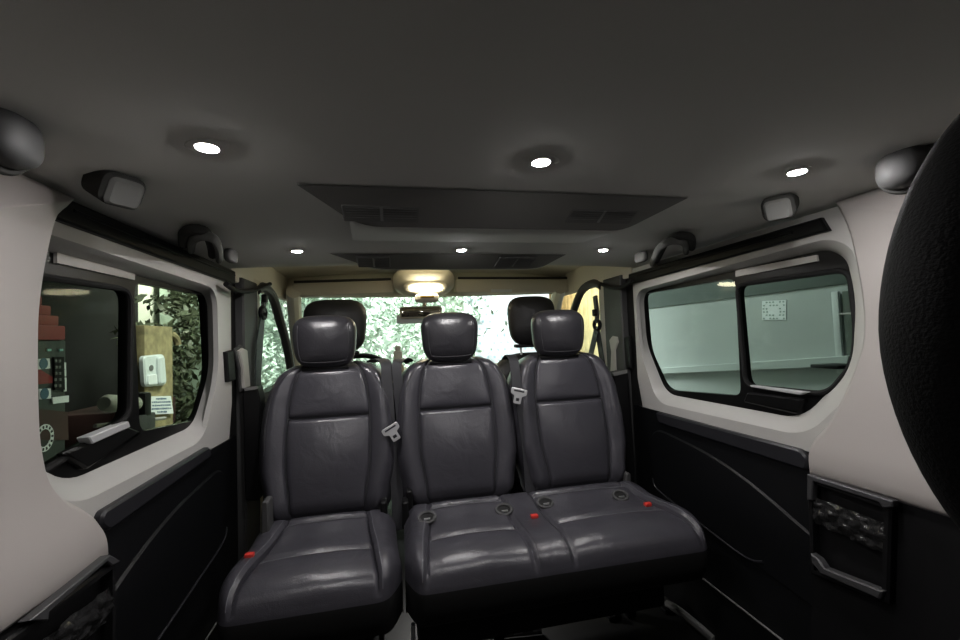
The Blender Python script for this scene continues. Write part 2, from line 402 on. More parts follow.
M_VENT = mat('vent_panel_grey', (.10, .098, .09), .75)
def pod(name, label, top, bot, vents, ztop, zbot, yend, grp=None):
    """a duct pod hanging from the lining; its dark face looks towards the camera"""
    A = [at(*top[0], 2, ztop), at(*top[1], 2, ztop)]; B = [at(*bot[0], 2, zbot), at(*bot[1], 2, zbot)]
    yt = (A[0].y + A[1].y) / 2; yb = (B[0].y + B[1].y) / 2
    x0, x1, x2, x3 = A[0].x, A[1].x, B[0].x, B[1].x
    t = thing(name, label, 'air vent panel', ((x2 + x3) / 2, yb, ztop), grp)
    g = MB(); n = 40
    def line(k0, k1, y, z, u): return Vector((lerp(k0, k1, u), y, z))
    def outl(k):            # k: 0 top edge at ceiling, 1 lower lip ; corner easing
        out = []
        for i in range(n + 1):
            u = i / n
            e = max(0, 1 - min(u, 1 - u) / .10); e = e * e
            out.append(Vector((lerp(lerp(x0, x1, u), lerp(x2, x3, u), k), lerp(yt, yb, k) , lerp(ztop, zbot, k * (1 - .35 * e)))))
        return out
    rows = [outl(k) for k in (0, .1, .3, .55, .8, .93, 1)]
    fp = MB()
    for a, b in zip(rows, rows[1:]): fp.loft(a, b, closed=False)
    fp.build('vent_panel', M_VENT, t, 40)
    lip = rows[-1]
    r2 = [Vector((v.x, v.y + .015, v.z - .001)) for v in lip]; g.loft(lip, r2, closed=False)
    last = r2
    for k in (.35, .7, 1):
        r = [Vector((lerp(v.x, lerp(x0, x1, i / n), .35 * k), lerp(yb + .015, yend, k), lerp(v.z, zc(v.x) + .004, k))) for i, v in enumerate(r2)]
        g.loft(last, r, closed=False); last = r
    # side cheeks
    for i in (0, n):
        col = [rw[i] for rw in rows]; roof = [Vector((v.x, v.y, ztop + .01)) for v in col]; g.loft(col, roof, closed=False)
    g.build('housing', M_HEAD, t, 40)
    p0 = A[0]; nrm = Vector((0, -(ztop - zbot), -(yb - yt))).normalized()
    tv = Vector((0, yb - yt, zbot - ztop)).normalized()
    for (a, b, c2, d2) in vents:
        Q = [hit(*z, p0, nrm) for z in (a, b, c2, d2)]
        cen = sum(Q, Vector()) / 4; hw = ((Q[1] - Q[0]).length + (Q[2] - Q[3]).length) / 4; hh = abs((Q[3] - Q[0]).dot(tv)) / 2
        def vf(x, y, z): return cen + Vector((1, 0, 0)) * x + tv * y + nrm * z
        fr = rnd([(-hw, -hh), (hw, -hh), (hw, hh), (-hw, hh)], .004, 3); inn = offset(fr, .006)
        v = MB().slab(fr, [inn], vf, -.004, .005, .002).build('vent', M_FIX, t)
        MB().slab(inn, [], vf, -.004, -.002).build('vent_back', M_RUBBER, v)
        m = MB(); ns = 5
        for k in range(ns):
            yy = lerp(-hh + .008, hh - .008, (k + .5) / ns)
            c0 = vf(0, yy, .001)
            m.add([vf(-hw + .006, yy - .004, .004), vf(hw - .006, yy - .004, .004), vf(hw - .006, yy + .003, -.002), vf(-hw + .006, yy + .003, -.002),
                   vf(-hw + .006, yy - .004, .0055), vf(hw - .006, yy - .004, .0055), vf(hw - .006, yy + .003, -.0005), vf(-hw + .006, yy + .003, -.0005)],
                  [(0, 1, 2, 3), (7, 6, 5, 4), (0, 1, 5, 4), (2, 3, 7, 6), (0, 3, 7, 4), (1, 2, 6, 5)])
        m.slab([(-.003, -hh + .005), (.003, -hh + .005), (.003, hh - .005), (-.003, hh - .005)], [], vf, -.002, .0055)
        m.build('vent_slats', M_GREYP, v)
    return t
pod('ceiling_vent_pod', 'wide dark roof pod with two slatted vents, nearest the camera', [(298, 187), (692, 196)], [(350, 229), (640, 229)],
    [((342, 203), (420, 205), (419, 221), (343, 220)), ((568, 207), (637, 207), (632, 223), (566, 222))], .290, .245, 1.26, 'roof vent pods')
pod('ceiling_vent_pod', 'narrower roof pod with two vents at the front edge of the grey lining', [(330, 254), (567, 254)], [(368, 269), (543, 269)],
    [((352, 256), (388, 257), (392, 266), (362, 266)), ((497, 257), (540, 256), (527, 266), (496, 266))], .291, .264, 1.64, 'roof vent pods')

# rectangular caps in the roof edge, grab handles, round shoulder covers
for sg, px, lab in ((-1, (123, 191), 'square grey blanking cap in a roof edge recess above the window with the red machine'), (1, (778, 208), 'square grey blanking cap in a roof edge recess above the pale green window')):
    p = at(*px, 2, .262)
    t = thing('blanking_cap', lab, 'cap', p, 'blanking caps along the roof edge')
    nrm = Vector((-sg * .75, -.45, -.5)).normalized(); a = nrm.cross(Vector((0, 0, 1))).normalized(); b = a.cross(nrm)
    def cf(x, y, z): return p + a * x + b * y + nrm * z
    MB().slab(rnd([(-.031, -.028), (.031, -.028), (.031, .027), (-.031, .027)], .020), [rnd([(-.026, -.026), (.026, -.026), (.026, .022), (-.026, .022)], .014)], cf, -.05, .006, .006).build('recess_rim', M_FIXD, t)
    MB().slab(rnd([(-.025, -.026), (.025, -.026), (.025, .021), (-.025, .021)], .012), [], cf, -.04, .012, .005).build('cap_plate', M_FIX, t)
for sg, pts, cap, lab in ((-1, [(191, 250), (193, 240), (203, 236), (214, 239), (219, 250), (219, 260)], (231, 256), 'grey grab handle on the roof edge near the window with the red machine'), (1, [(686, 252), (684, 243), (672, 241), (660, 247), (655, 256), (652, 264)], (641, 257), 'grey grab handle on the roof edge near the pale green window')):
    P = [at(x, y, 2, .268 - .012 * (0 < i < 5)) for i, (x, y) in enumerate(pts)]
    t = thing('grab_handle', lab, 'grab handle', P[0], 'roof edge grab handles')
    MB().tube(cr(P, 6), .0115, 12, flat=.8).build('grip', M_FIX, t)
    MB().tube([v + Vector((sg * .012, -.014, .012)) for v in cr(P, 6)], .012, 10).build('handle_recess', M_FIXD, t)
    e = at(*cap, 2, .268)
    MB().sq(e, .012, .035, .020, 4, 3, 5).build('end_cap', M_FIX, t)
for sg, px, lab in ((-1, (2, 138), 'rounded grey belt anchor cover in the roof corner over the off-white panel'), (1, (906, 168), 'rounded grey belt anchor cover half hidden by the black headrest')):
    p = at(*px, 2, .262)
    t = thing('belt_anchor_cover', lab, 'cover', p, 'roof corner belt anchor covers')
    MB().sq(p, .030, .040, .034, 3, 2.4, 8).build('cover', M_DGREY, t)
    MB().tube([p + Vector((sg * .006, .042 * math.cos(a), .036 * math.sin(a))) for a in [2 * PI * i / 28 for i in range(28)]], .007, 8, closed=True).build('cover_rim', M_FIXD, t)

# storage pockets in the side lining
def pocket(sg):
    X = sg * .765
    if sg > 0:
        out = YZ([(809, 476), (894, 504), (891, 604), (812, 573)], X); lab = 'black elasticated storage pocket in the side lining under the panel by the pale wall'
        rail = YZ([(808, 474), (894, 501), (894, 507), (884, 508), (880, 502), (814, 481), (813, 500), (808, 500)], X - sg * .012)
        lipx = YZ([(812, 553), (820, 559), (826, 568), (885, 591), (881, 599), (822, 573), (813, 562)], X - sg * .012)
    else:
        o = YZ([(27, 619), (112, 560)], X); z = o[0][1]; out = [(.62, z), (o[1][0], o[1][1]), (o[1][0], z - .22), (.62, z - .22)]; lab = 'black elasticated storage pocket in the side lining below the panel by the red machine'
        rail = YZ([(27, 621), (108, 555), (119, 561), (110, 566), (105, 562), (47, 612), (46, 621)], X - sg * .012)
        zz = z - .21; lipx = [(.64, zz), (o[1][0] - .02, zz), (o[1][0] - .02, zz - .02), (.64, zz - .02)]
    p = fx(out[0][0], out[0][1], X)
    t = thing('storage_pocket', lab, 'storage pocket', p, 'side storage pockets')
    inn = offset(out, .012)
    MB().slab(out, [inn], fx, X + sg * .012, X - sg * .008, .004).build('pocket_frame', M_BLACK, t)
    ys_ = [q_[0] for q_ in inn]; zs_ = [q_[1] for q_ in inn]; y0, y1, z0, z1 = min(ys_), max(ys_), min(zs_), max(zs_)
    m = MB(); n1, n2 = 44, 24; vv = []
    for j in range(n2 + 1):
        for i in range(n1 + 1):
            y = lerp(y0, y1, i / n1); ztop = lerp(inn[0][1], inn[1][1], (y - inn[0][0]) / (inn[1][0] - inn[0][0]) if abs(inn[1][0] - inn[0][0]) > .01 else 0)
            z = lerp(ztop - (z1 - z0) * .16, ztop - (z1 - z0) * .46, j / n2)
            k = noise.noise((y * 60, z * 60, 2)) * .007 + noise.noise((y * 140, z * 140, 5)) * .003
            vv.append(fx(y, z, X - sg * (.002 + .006 * math.sin(PI * j / n2)) + sg * k))
    m.add(vv, [(j * (n1 + 1) + i, j * (n1 + 1) + i + 1, (j + 1) * (n1 + 1) + i + 1, (j + 1) * (n1 + 1) + i) for j in range(n2) for i in range(n1)])
    m.build('crumpled_net', M_GLOSSNET, t, 60)
    MB().slab(rail if sg > 0 else rail, [], fx, X, X - sg * .016, .002).build('pocket_rail', M_RAIL, t)
    MB().slab(lipx, [], fx, X, X - sg * .018, .003).build('pocket_lip', M_RAIL, t)
M_GLOSSNET = mat('net_black', (.014, .014, .014), .22)
M_RAIL = mat('pocket_rail_grey', (.045, .045, .047), .4)
pocket(-1); pocket(1)

# ------------------------------------------------------------------ seats
YB, YT, ZB, ZT = 1.48, 1.62, -.585, -.060
TV = Vector((0, YT - YB, ZT - ZB)); TL = TV.length; TV.normalize(); NV = Vector((0, -TV.z, TV.y))
WPT = [(0, .190), (.05, .207), (.14, .215), (.3, .238), (.5, .243), (.70, .236), (.82, .220), (.90, .198), (.96, .168), (1.0, .130)]
def wv(v): return float(np.interp(v, [a for a, _ in WPT], [b for _, b in WPT]))
def gauss(x, m_, s_): return math.exp(-((x - m_) / s_) ** 2)
UC, VC = .585, .615
def bdepth(u, v):
    a = abs(u); d = 0
    if a > .78: d -= .065 * ((a - .78) / .22) ** 2.2
    d += .020 * gauss(a, .80, .15) * min(1, max(0, (1 - v) / .25))
    d -= .012 * gauss(a, UC, .022) * (1 if v > .07 else v / .07)
    if a < UC:
        d -= .014 * gauss(v, VC, .012)
        if v < VC: d += .014 * math.sin(PI * min(1, max(0, (v - .02) / (VC - .02)))) * (1 - (a / UC) ** 2) ** .7
        else: d += .008 * math.sin(PI * (v - VC) / (1 - VC)) * (1 - (a / UC) ** 2)
    if v > .90: d -= .060 * ((v - .90) / .10) ** 2.2
    if v < .10: d -= .040 * ((.10 - v) / .10) ** 2
    # pull creases in the bolsters
    if a > UC + .05 and .72 < v < .95: d += .0022 * math.sin(v * 150 + u * 9) * (1 - abs(v - .83) / .12)
    return d
def nodes(marks, n):
    x = list(np.linspace(-1, 1, n))
    for m_ in marks:
        x += [m_ + k for k in (-.03, -.015, 0, .015, .03)]
    return sorted(set(round(v, 4) for v in x if -1 <= v <= 1))
def make_backrest(parent, cx, dy=0.0):
    us = nodes([UC, -UC], 33); vs = sorted(set(round(x, 4) for x in list(np.linspace(0, 1, 44)) + [VC + k for k in (-.016, -.008, 0, .008, .016)] + [.97, .985, .995]))
    base = Vector((cx, YB + dy, ZB))
    def P(u, v):
        w_ = wv(v)
        # curved panel seams bow in a little at the top
        return base + Vector((1, 0, 0)) * u * w_ + TV * v * TL + NV * bdepth(u, v)
    V = [[P(u, v) for u in us] for v in vs]
    reg = {'bolster': [], 'lower': [], 'upper': []}
    for j in range(len(vs) - 1):
        for i in range(len(us) - 1):
            um, vm = (us[i] + us[i + 1]) / 2, (vs[j] + vs[j + 1]) / 2
            k = 'bolster' if abs(um) > UC or vm < .05 else ('lower' if vm < VC else 'upper')
            reg[k].append((V[j][i], V[j][i + 1], V[j + 1][i + 1], V[j + 1][i]))
    def quads(l):
        m = MB()
        for q_ in l: m.add(q_, [(0, 1, 2, 3)])
        return m
    m = quads(reg['bolster'])
    nu, nv = len(us), len(vs)
    loop = [V[0][i] for i in range(nu)] + [V[j][-1] for j in range(1, nv)] + [V[-1][i] for i in range(nu - 2, -1, -1)] + [V[j][0] for j in range(nv - 2, 0, -1)]
    r1 = [p - NV * .05 for p in loop]; cen = sum(loop, Vector()) / len(loop); r2 = [cen + (p - cen) * .93 - NV * .085 for p in loop]
    m.loft(loop, r1); m.loft(r1, r2); m.add(r2, [tuple(range(len(r2)))])
    br = m.build('backrest', M_LEATHER, parent, 60)
    quads(reg['lower']).build('lower_back_panel', M_LEATHER, br, 60)
    quads(reg['upper']).build('upper_back_panel', M_LEATHER, br, 60)
    # piping along the seams
    for sg in (-1, 1):
        st = MB().tube([P(sg * UC, v) + NV * .003 for v in np.linspace(.05, .975, 40)], .0022, 6)
        st.build('seam_piping', M_STITCHD, br)
        st = MB().tube(cr([P(sg * .66, .96) + NV * .001, P(sg * .72, .93) + NV * .001, P(sg * .79, .86) + NV * .001, P(sg * .83, .76) + NV * .001, P(sg * .85, .6) + NV * .001, P(sg * .85, .4) + NV * .001]), .0011, 5)
        st.build('stitching', M_STITCHD, br)
    MB().tube([P(u, VC) + NV * .003 for u in np.linspace(-UC, UC, 20)], .0022, 6).build('seam_piping', M_STITCHD, br)
    return br
def make_headrest(parent, cx, cy=1.625, cz=.006, rx=.111, ry=.058, rz=.098, mt=None, piping=True, name='headrest', rot=None):
    mt = mt or M_LEATHERH
    m = MB().sq((0, 0, 0), rx, ry, rz, 3.6, 2.5, 14)
    # slightly narrower at the foot, fuller at the top
    m.v = [(x * (1 + .07 * z / rz), y + .10 * z * z, z) for x, y, z in m.v]
    R = rot or Matrix.Identity(4); O = Vector((cx, cy, cz))
    m.v = [tuple(O + R @ Vector(v)) for v in m.v]
    h = m.build(name, mt, parent, 60)
    if piping:
        p_, q_ = 3.6, 2.5
        def surf(x, z, off=.001):
            k = (abs(x / rx) ** p_ + abs(z / rz) ** p_) ** (q_ / p_); y = -ry * max(0, 1 - k) ** (1 / q_)
            return O + R @ Vector((x * (1 + .07 * z / rz), y + .10 * z * z - off, z))
        path = cr([(-.76 * rx, .62 * rz, 0), (-.80 * rx, 0, 0), (-.76 * rx, -.62 * rz, 0), (-.6 * rx, -.74 * rz, 0), (0, -.77 * rz, 0), (.6 * rx, -.74 * rz, 0), (.76 * rx, -.62 * rz, 0), (.80 * rx, 0, 0), (.76 * rx, .62 * rz, 0)], 8)
        MB().tube([surf(p.x, p.y) for p in path], .0018, 6).build('seam_piping', M_STITCHD, h)
    for sg in (-1, 1):
        MB().tube([(cx + sg * rx * .5, cy + .005, cz - rz * .9), (cx + sg * rx * .5, cy + .0, cz - rz - .06)], .006, 8).build('headrest_post', M_SILVER if mt is M_LEATHER2 else M_BLACK, h)
    m = MB().box((cx, cy + .01, cz - rz * 1.02), (rx * 1.5, .05, .018), .006); m.build('headrest_collar', M_BLACK, h)
    return h
PROF = cr([(0, 1.515, -.625), (0, 1.50, -.590), (0, 1.47, -.568), (0, 1.43, -.572), (0, 1.36, -.588), (0, 1.28, -.592), (0, 1.20, -.588), (0, 1.155, -.594), (0, 1.122, -.610), (0, 1.104, -.638), (0, 1.098, -.67), (0, 1.105, -.71), (0, 1.125, -.75)], 7)
def make_cushion(parent, xb, xf, panels, wedges, name='seat_cushion'):
    """xb, xf: (left, right) at the back and at the front; panels: (x0, x1) of the flat sitting panels at mid depth"""
    n = len(PROF); L = xb[1] - xb[0]
    marks = [x for p in panels for x in p]
    uu_ = [2 * (x - xb[0]) / L - 1 for x in marks]
    us = nodes([], int(40 * L / .42)); 
    for m_ in uu_: us += [m_ + k * .42 / L for k in (-.045, -.022, 0, .022, .045)]
    us = sorted(set(round(x, 4) for x in us if -1 <= x <= 1))
    nr = []
    for i in range(n):
        d = (PROF[min(i + 1, n - 1)] - PROF[max(i - 1, 0)]).normalized(); nr.append(Vector((0, d.z, -d.y)) if False else Vector((0, d.z, -d.y)))
    # outward normals: up on top, to the front on the face
    nr = [v if (v.z > 0 or v.y < 0) else -v for v in nr]
    def depth(x, i, u):
        y = PROF[i].y; k = i / (n - 1); d = 0
        e = min(u + 1, 1 - u) * L / 2
        if e < .045: d -= .045 * ((.045 - e) / .045) ** 2.2
        inp = None
        for (p0, p1) in panels:
            if p0 <= x <= p1: inp = (p0, p1)
        top = .12 < k < .72
        for mx in marks:
            if top or k >= .72: d -= .009 * gauss(x, mx, .006) * min(1, max(0, (k - .08) / .08)) * (1 if k < .68 else max(0, 1 - (k - .68) / .1))
        if inp:
            a = (x - (inp[0] + inp[1]) / 2) / ((inp[1] - inp[0]) / 2)
            if .1 < k < .75: d += .008 * (1 - a * a) * math.sin(PI * (k - .1) / .65)
            d -= .012 * gauss(k, .235, .012) + .010 * gauss(k, .43, .010) * (1 if abs(a) < .93 else 0)
        elif .2 < k < .75:
            d += (.004 if marks[0] < x < marks[-1] else .017) * math.sin(PI * (k - .2) / .55)
        d += .0012 * noise.noise((x * 18, y * 18, 3)) 
        return d
    V = []
    for i in range(n):
        k = min(1, i / (n * .62)); l, r = lerp(xb[0], xf[0], k), lerp(xb[1], xf[1], k)
        # round the front corners in plan
        fr = max(0, (i / (n - 1) - .55) / .45); rowv = []
        for u in us:
            x = lerp(l, r, (u + 1) / 2); xr = lerp(xb[0], xb[1], (u + 1) / 2); kk = i / (n - 1)
            for mi, mx in enumerate(marks):
                if mi in (0, len(marks) - 1): x += (-1 if mi == 0 else 1) * gauss(xr, mx, .045) * (.026 * min(1, max(0, (kk - .2) / .45)) - .012 * math.sin(PI * min(1, max(0, kk / .45))))
            e = min(u + 1, 1 - u) * L / 2
            pull = .055 * max(0, 1 - e / .085) ** 2 * min(1, max(0, (i / (n - 1) - .35) / .3))
            rowv.append(Vector((x, PROF[i].y + pull, PROF[i].z)) + nr[i] * depth(xr, i, u))
        V.append(rowv)
    reg = {'b': [], 'v': []}
    for j in range(len(panels)): reg[j] = []
    for i in range(n - 1):
        for j in range(len(us) - 1):
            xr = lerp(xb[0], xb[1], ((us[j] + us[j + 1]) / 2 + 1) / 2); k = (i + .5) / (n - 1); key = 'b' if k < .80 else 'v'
            for a, (p0, p1) in enumerate(panels):
                if p0 < xr < p1 and .235 < k < .70: key = a
            reg[key].append((V[i][j], V[i][j + 1], V[i + 1][j + 1], V[i + 1][j]))
    m = MB()
    for q_ in reg['b']: m.add(q_, [(0, 1, 2, 3)])
    # sides and underside
    nu = len(us); loop = [V[0][i] for i in range(nu)] + [V[j][-1] for j in range(1, n)] + [V[-1][i] for i in range(nu - 2, -1, -1)] + [V[j][0] for j in range(n - 2, 0, -1)]
    low = [Vector((v.x * 1.0, min(max(v.y, 1.13), 1.50), -.755)) for v in loop]
    cu = m.build(name, M_LEATHER, parent, 60)
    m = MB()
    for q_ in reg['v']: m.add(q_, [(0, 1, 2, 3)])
    m.loft(loop, low); m.add(low, [tuple(range(len(low)))]); m.build('shaded_cushion_base', M_RUBBER, cu, 60)  # lower cushion coloured black in place of the shade on its front
    for a in range(len(panels)):
        m = MB()
        for q_ in reg[a]: m.add(q_, [(0, 1, 2, 3)])
        m.build('seat_panel', M_LEATHER, cu, 60)
    # pale top-stitching beside the panel seams
    def surf(xr, i):
        u = 2 * (xr - xb[0]) / L - 1; j = min(range(len(us)), key=lambda q_: abs(us[q_] - u)); return V[i][j] + nr[i] * .0012
    for mi, mx in enumerate(marks):
        sgn = -1 if mi % 2 == 0 else 1
        MB().tube([surf(mx + sgn * .012, i) for i in range(int(n * .2), int(n * .74), 2)], .0011, 5).build('stitching', M_STITCH if mi in (0, len(marks) - 1) else M_STITCHD, cu)
    for (p0, p1) in panels:
        for kk_ in (.255, .45):
            MB().tube([surf(lerp(p0 + .012, p1 - .012, q_ / 18), int(n * kk_)) for q_ in range(19)], .0011, 5).build('stitching', M_STITCH, cu)
    return cu, surf
def belt(parent, px, ys, w=.045, tongue=None, red=None):
    P = cr([at(x, y, 1, yy) for (x, y), yy in zip(px, ys)], 8)
    b = MB().ribbon(P, w, .004, (1, .25, 0)).build('seat_belt', M_WEB, parent, 40)
    if tongue:
        (x, y), ang, yy = tongue
        c0 = at(x, y, 1, yy); R = Matrix.Rotation(ang, 4, 'Y')
        def tf(a, b2, d): return c0 + R @ Vector((a * 1.2, d - .012, b2 * 1.2))
        m = MB().slab(rnd([(-.026, .012), (.026, .012), (.026, -.006), (.012, -.012), (.012, -.036), (-.012, -.036), (-.012, -.012), (-.026, -.006)], .004, 3), [[(-.018, .007), (.018, .007), (.018, .001), (-.018, .001)], [(-.006, -.018), (.006, -.018), (.006, -.028), (-.006, -.028)]], tf, .004, -.004, .001)
        m.build('belt_tongue', M_ALU, b)
    return b
def red_buckle(parent, px, Y, black_h=.05):
    p = at(*px, 1, Y)
    bpy.context.view_layer.update()
    ok_, q_, _, _, _, _ = scene.ray_cast(bpy.context.evaluated_depsgraph_get(), EYE + ray(px) * .6, ray(px).normalized())
    if ok_ and (q_ - EYE).length < (p - EYE).length: p = q_ + Vector((0, -.004, .004))
    b = MB().box(p - Vector((0, 0, black_h / 2 + .006)), (.030, .022, black_h), .005).build('belt_buckle', M_BLACK, parent)
    MB().box(p, (.024, .016, .012), .003).build('release_button', M_RED, b)
def lever(parent, p, h=.10, m=None):
    MB().slab(rnd([(p.x - .012, p.z), (p.x + .012, p.z), (p.x + .010, p.z + h), (p.x - .010, p.z + h)], .009), [], lambda a, b, d: Vector((a, d, b)), p.y + .05, p.y, .004).build('hinge_cover', m or M_BLACK, parent)

# single seat
S1 = thing('single_seat', 'single black leather seat standing alone beside the window with the red machine', 'seat', (-.45, 1.3, ZF), 'rear-facing black leather seats')
make_backrest(S1, -.462); make_headrest(S1, -.479)
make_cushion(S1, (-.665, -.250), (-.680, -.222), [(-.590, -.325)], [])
belt(S1, [(371, 362), (379, 359), (386, 364), (387, 385), (390, 430), (396, 480), (399, 530)], [1.70, 1.66, 1.61, 1.585, 1.56, 1.54, 1.50], .042, ((391, 429), -.5, 1.535))
red_buckle(S1, (250, 556), 1.44)
lever(S1, at(265, 545, 1, 1.40), .13, M_DGREY); lever(S1, at(384, 524, 1, 1.44), .07)
MB().box((-.45, 1.33, -.90), (.30, .34, .26), .02).build('seat_base', M_BLACK, S1)
for yy in (1.2, 1.46):
    for xx in (-.60, -.30): MB().box((xx, yy, -1.0), (.03, .05, .10), .006).build('leg', M_BLACK, S1)

# double bench
S2 = thing('double_bench', 'double black leather bench seat with two headrests, reaching toward the pale green window', 'bench seat', (.24, 1.3, ZF), 'rear-facing black leather seats')
make_backrest(S2, -.003); make_headrest(S2, -.012)
make_backrest(S2, .455); make_headrest(S2, .441)
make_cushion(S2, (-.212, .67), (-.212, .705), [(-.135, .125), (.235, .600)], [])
belt(S2, [(410, 362), (403, 359), (397, 364), (398, 385), (402, 430), (405, 480), (407, 525)], [1.70, 1.66, 1.61, 1.59, 1.575, 1.55, 1.53], .036)
belt(S2, [(506, 359), (510, 355), (514, 362), (517, 388), (522, 412), (528, 460), (531, 512)], [1.70, 1.66, 1.61, 1.565, 1.545, 1.52, 1.48], .042, ((518, 392), .25, 1.53))
red_buckle(S2, (534, 517), 1.43, .03); red_buckle(S2, (647, 505), 1.46, .03)
for px in ((427, 519), (504, 511), (545, 504), (620, 497)):
    bpy.context.view_layer.update()
    ok_, p, n_, _, _, _ = scene.ray_cast(bpy.context.evaluated_depsgraph_get(), EYE + ray(px) * .6, ray(px).normalized())
    if not ok_: p = at(*px, 1, 1.42)
    n_ = Vector((0, -.50, .86)); a = Vector((1, 0, 0)); b = n_.cross(a); p = p + n_ * .004
    rg = [p + a * .026 * math.cos(t) + b * .020 * math.sin(t) + n_ * .004 for t in [2 * PI * i / 24 for i in range(24)]]
    r = MB().tube(rg, .005, 8, closed=True).build('anchor_ring', M_DGREY, S2)
    MB().add([p + a * .024 * math.cos(2 * PI * i / 24) + b * .018 * math.sin(2 * PI * i / 24) + n_ * .003 for i in range(24)], [tuple(range(24))]).build('anchor_opening', M_RUBBER, r)
    MB().tube([p - a * .010 + n_ * .006 - b * .008, p + a * .010 + n_ * .006 - b * .008], .004, 8).build('anchor_bar', M_SILVER, r)
lever(S2, at(406, 530, 1, 1.42), .09); lever(S2, at(410, 512, 1, 1.46), .07); lever(S2, at(630, 500, 1, 1.46), .10, M_DGREY)
MB().box((.24, 1.40, -.85), (.84, .20, .19), .02).build('seat_base', M_BLACK, S2)
MB().box((-.195, 1.22, -.92), (.012, .02, .24), .004).build('leg', M_SILVER, S2)  # bright bar standing in for light showing through the gap between the seats
for xx in (.10, .60): MB().box((xx, 1.45, -1.0), (.035, .05, .10), .006).build('leg', M_BLACK, S2)
MB().tube([(-.03, 1.46, -1.03), (.25, 1.43, -1.03)], .014, 8).build('foot_rail', M_GREYP, S2)
for px in ((517, 628), (536, 625)):
    p = at(*px, 2, -1.01); MB().box(p, (.034, .035, .022), .004).build('foot_bolt', M_ALU, S2)

# floor catches by the bench
for px, lab in (((667, 604), 'curved dark grey floor catch lying beside the bench near the door sill'), ((612, 611), 'small dark grey floor anchor under the front edge of the bench')):
    p = at(*px, 2, ZF + .02)
    t = thing('floor_catch', lab, 'floor catch', (p.x, p.y, ZF))
    MB().tube(cr([p, p + Vector((.012, -.04, .004)), p + Vector((.03, -.12, -.004)), p + Vector((.04, -.19, -.008))] if px[0] > 640 else [p + Vector((-.01, .02, 0)), p, p + Vector((.008, -.02, 0))], 5), .014, 8).build('catch_arm', M_GREYP, t)
    MB().box((p.x, p.y, ZF + .008), (.05, .05, .016), .004).build('catch_base', M_BLACK, t)

# front seats seen over the backs
for cx, cz, lab in ((-.475, .055, 'black front seat with tall headrest ahead of the single seat, by the steering wheel'), (.455, .055, 'black front seat with tall headrest ahead of the bench end, on bright posts')):
    t = thing('cab_seat', lab, 'seat', (cx, 2.2, ZF), 'front cab seats')
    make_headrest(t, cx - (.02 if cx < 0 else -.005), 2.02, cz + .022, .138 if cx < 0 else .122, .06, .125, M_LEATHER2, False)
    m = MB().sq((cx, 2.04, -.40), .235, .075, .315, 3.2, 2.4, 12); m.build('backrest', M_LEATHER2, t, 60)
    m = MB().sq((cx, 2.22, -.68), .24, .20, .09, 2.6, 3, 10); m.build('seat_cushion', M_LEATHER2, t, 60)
    MB().box((cx, 2.2, -.90), (.36, .34, .32), .02).build('seat_base', M_BLACK, t)

# rear bench beside the camera
RB = thing('passenger_seat', 'grained black leather rear seat with headrest close to the camera', 'seat', (.4, .4, ZF))
HC, HR, HP, HQ = Vector((.3015, .207, -.0135)), (.186, .07, .215), 1.8, 2.3
hr = MB().sq(HC, *HR, HP, HQ, 18).build('headrest', M_COARSE, RB, 60)
pth = []
for i in range(70):
    t_ = lerp(.36 * PI, 1.64 * PI, i / 69)
    ca, sa = math.cos(t_), math.sin(t_); k = (abs(ca) ** HP + abs(sa) ** HP) ** (-1 / HP) * .93
    y_ = -HR[1] * (1 - .93 ** HQ) ** (1 / HQ)
    pth.append((HC.x + ca * k * HR[0], HC.y + y_ - .0005, HC.z + sa * k * HR[2]))
MB().tube(pth, .0020, 6).build('seam_piping', M_STITCHD, hr)
for sg in (-1, 1): MB().tube([(HC.x + sg * .06, .245, -.20), (HC.x + sg * .06, .25, -.30)], .006, 8).build('headrest_post', M_SILVER, hr)
MB().sq((.43, .25, -.54), .225, .07, .33, 4, 2.6, 10).build('backrest', M_COARSE, RB, 60)
MB().sq((.46, .47, -.70), .29, .235, .085, 2.6, 4, 14).build('seat_cushion', M_LEATHER, RB, 60)
MB().box((.46, .45, -.92), (.5, .3, .28), .02).build('seat_base', M_BLACK, RB)

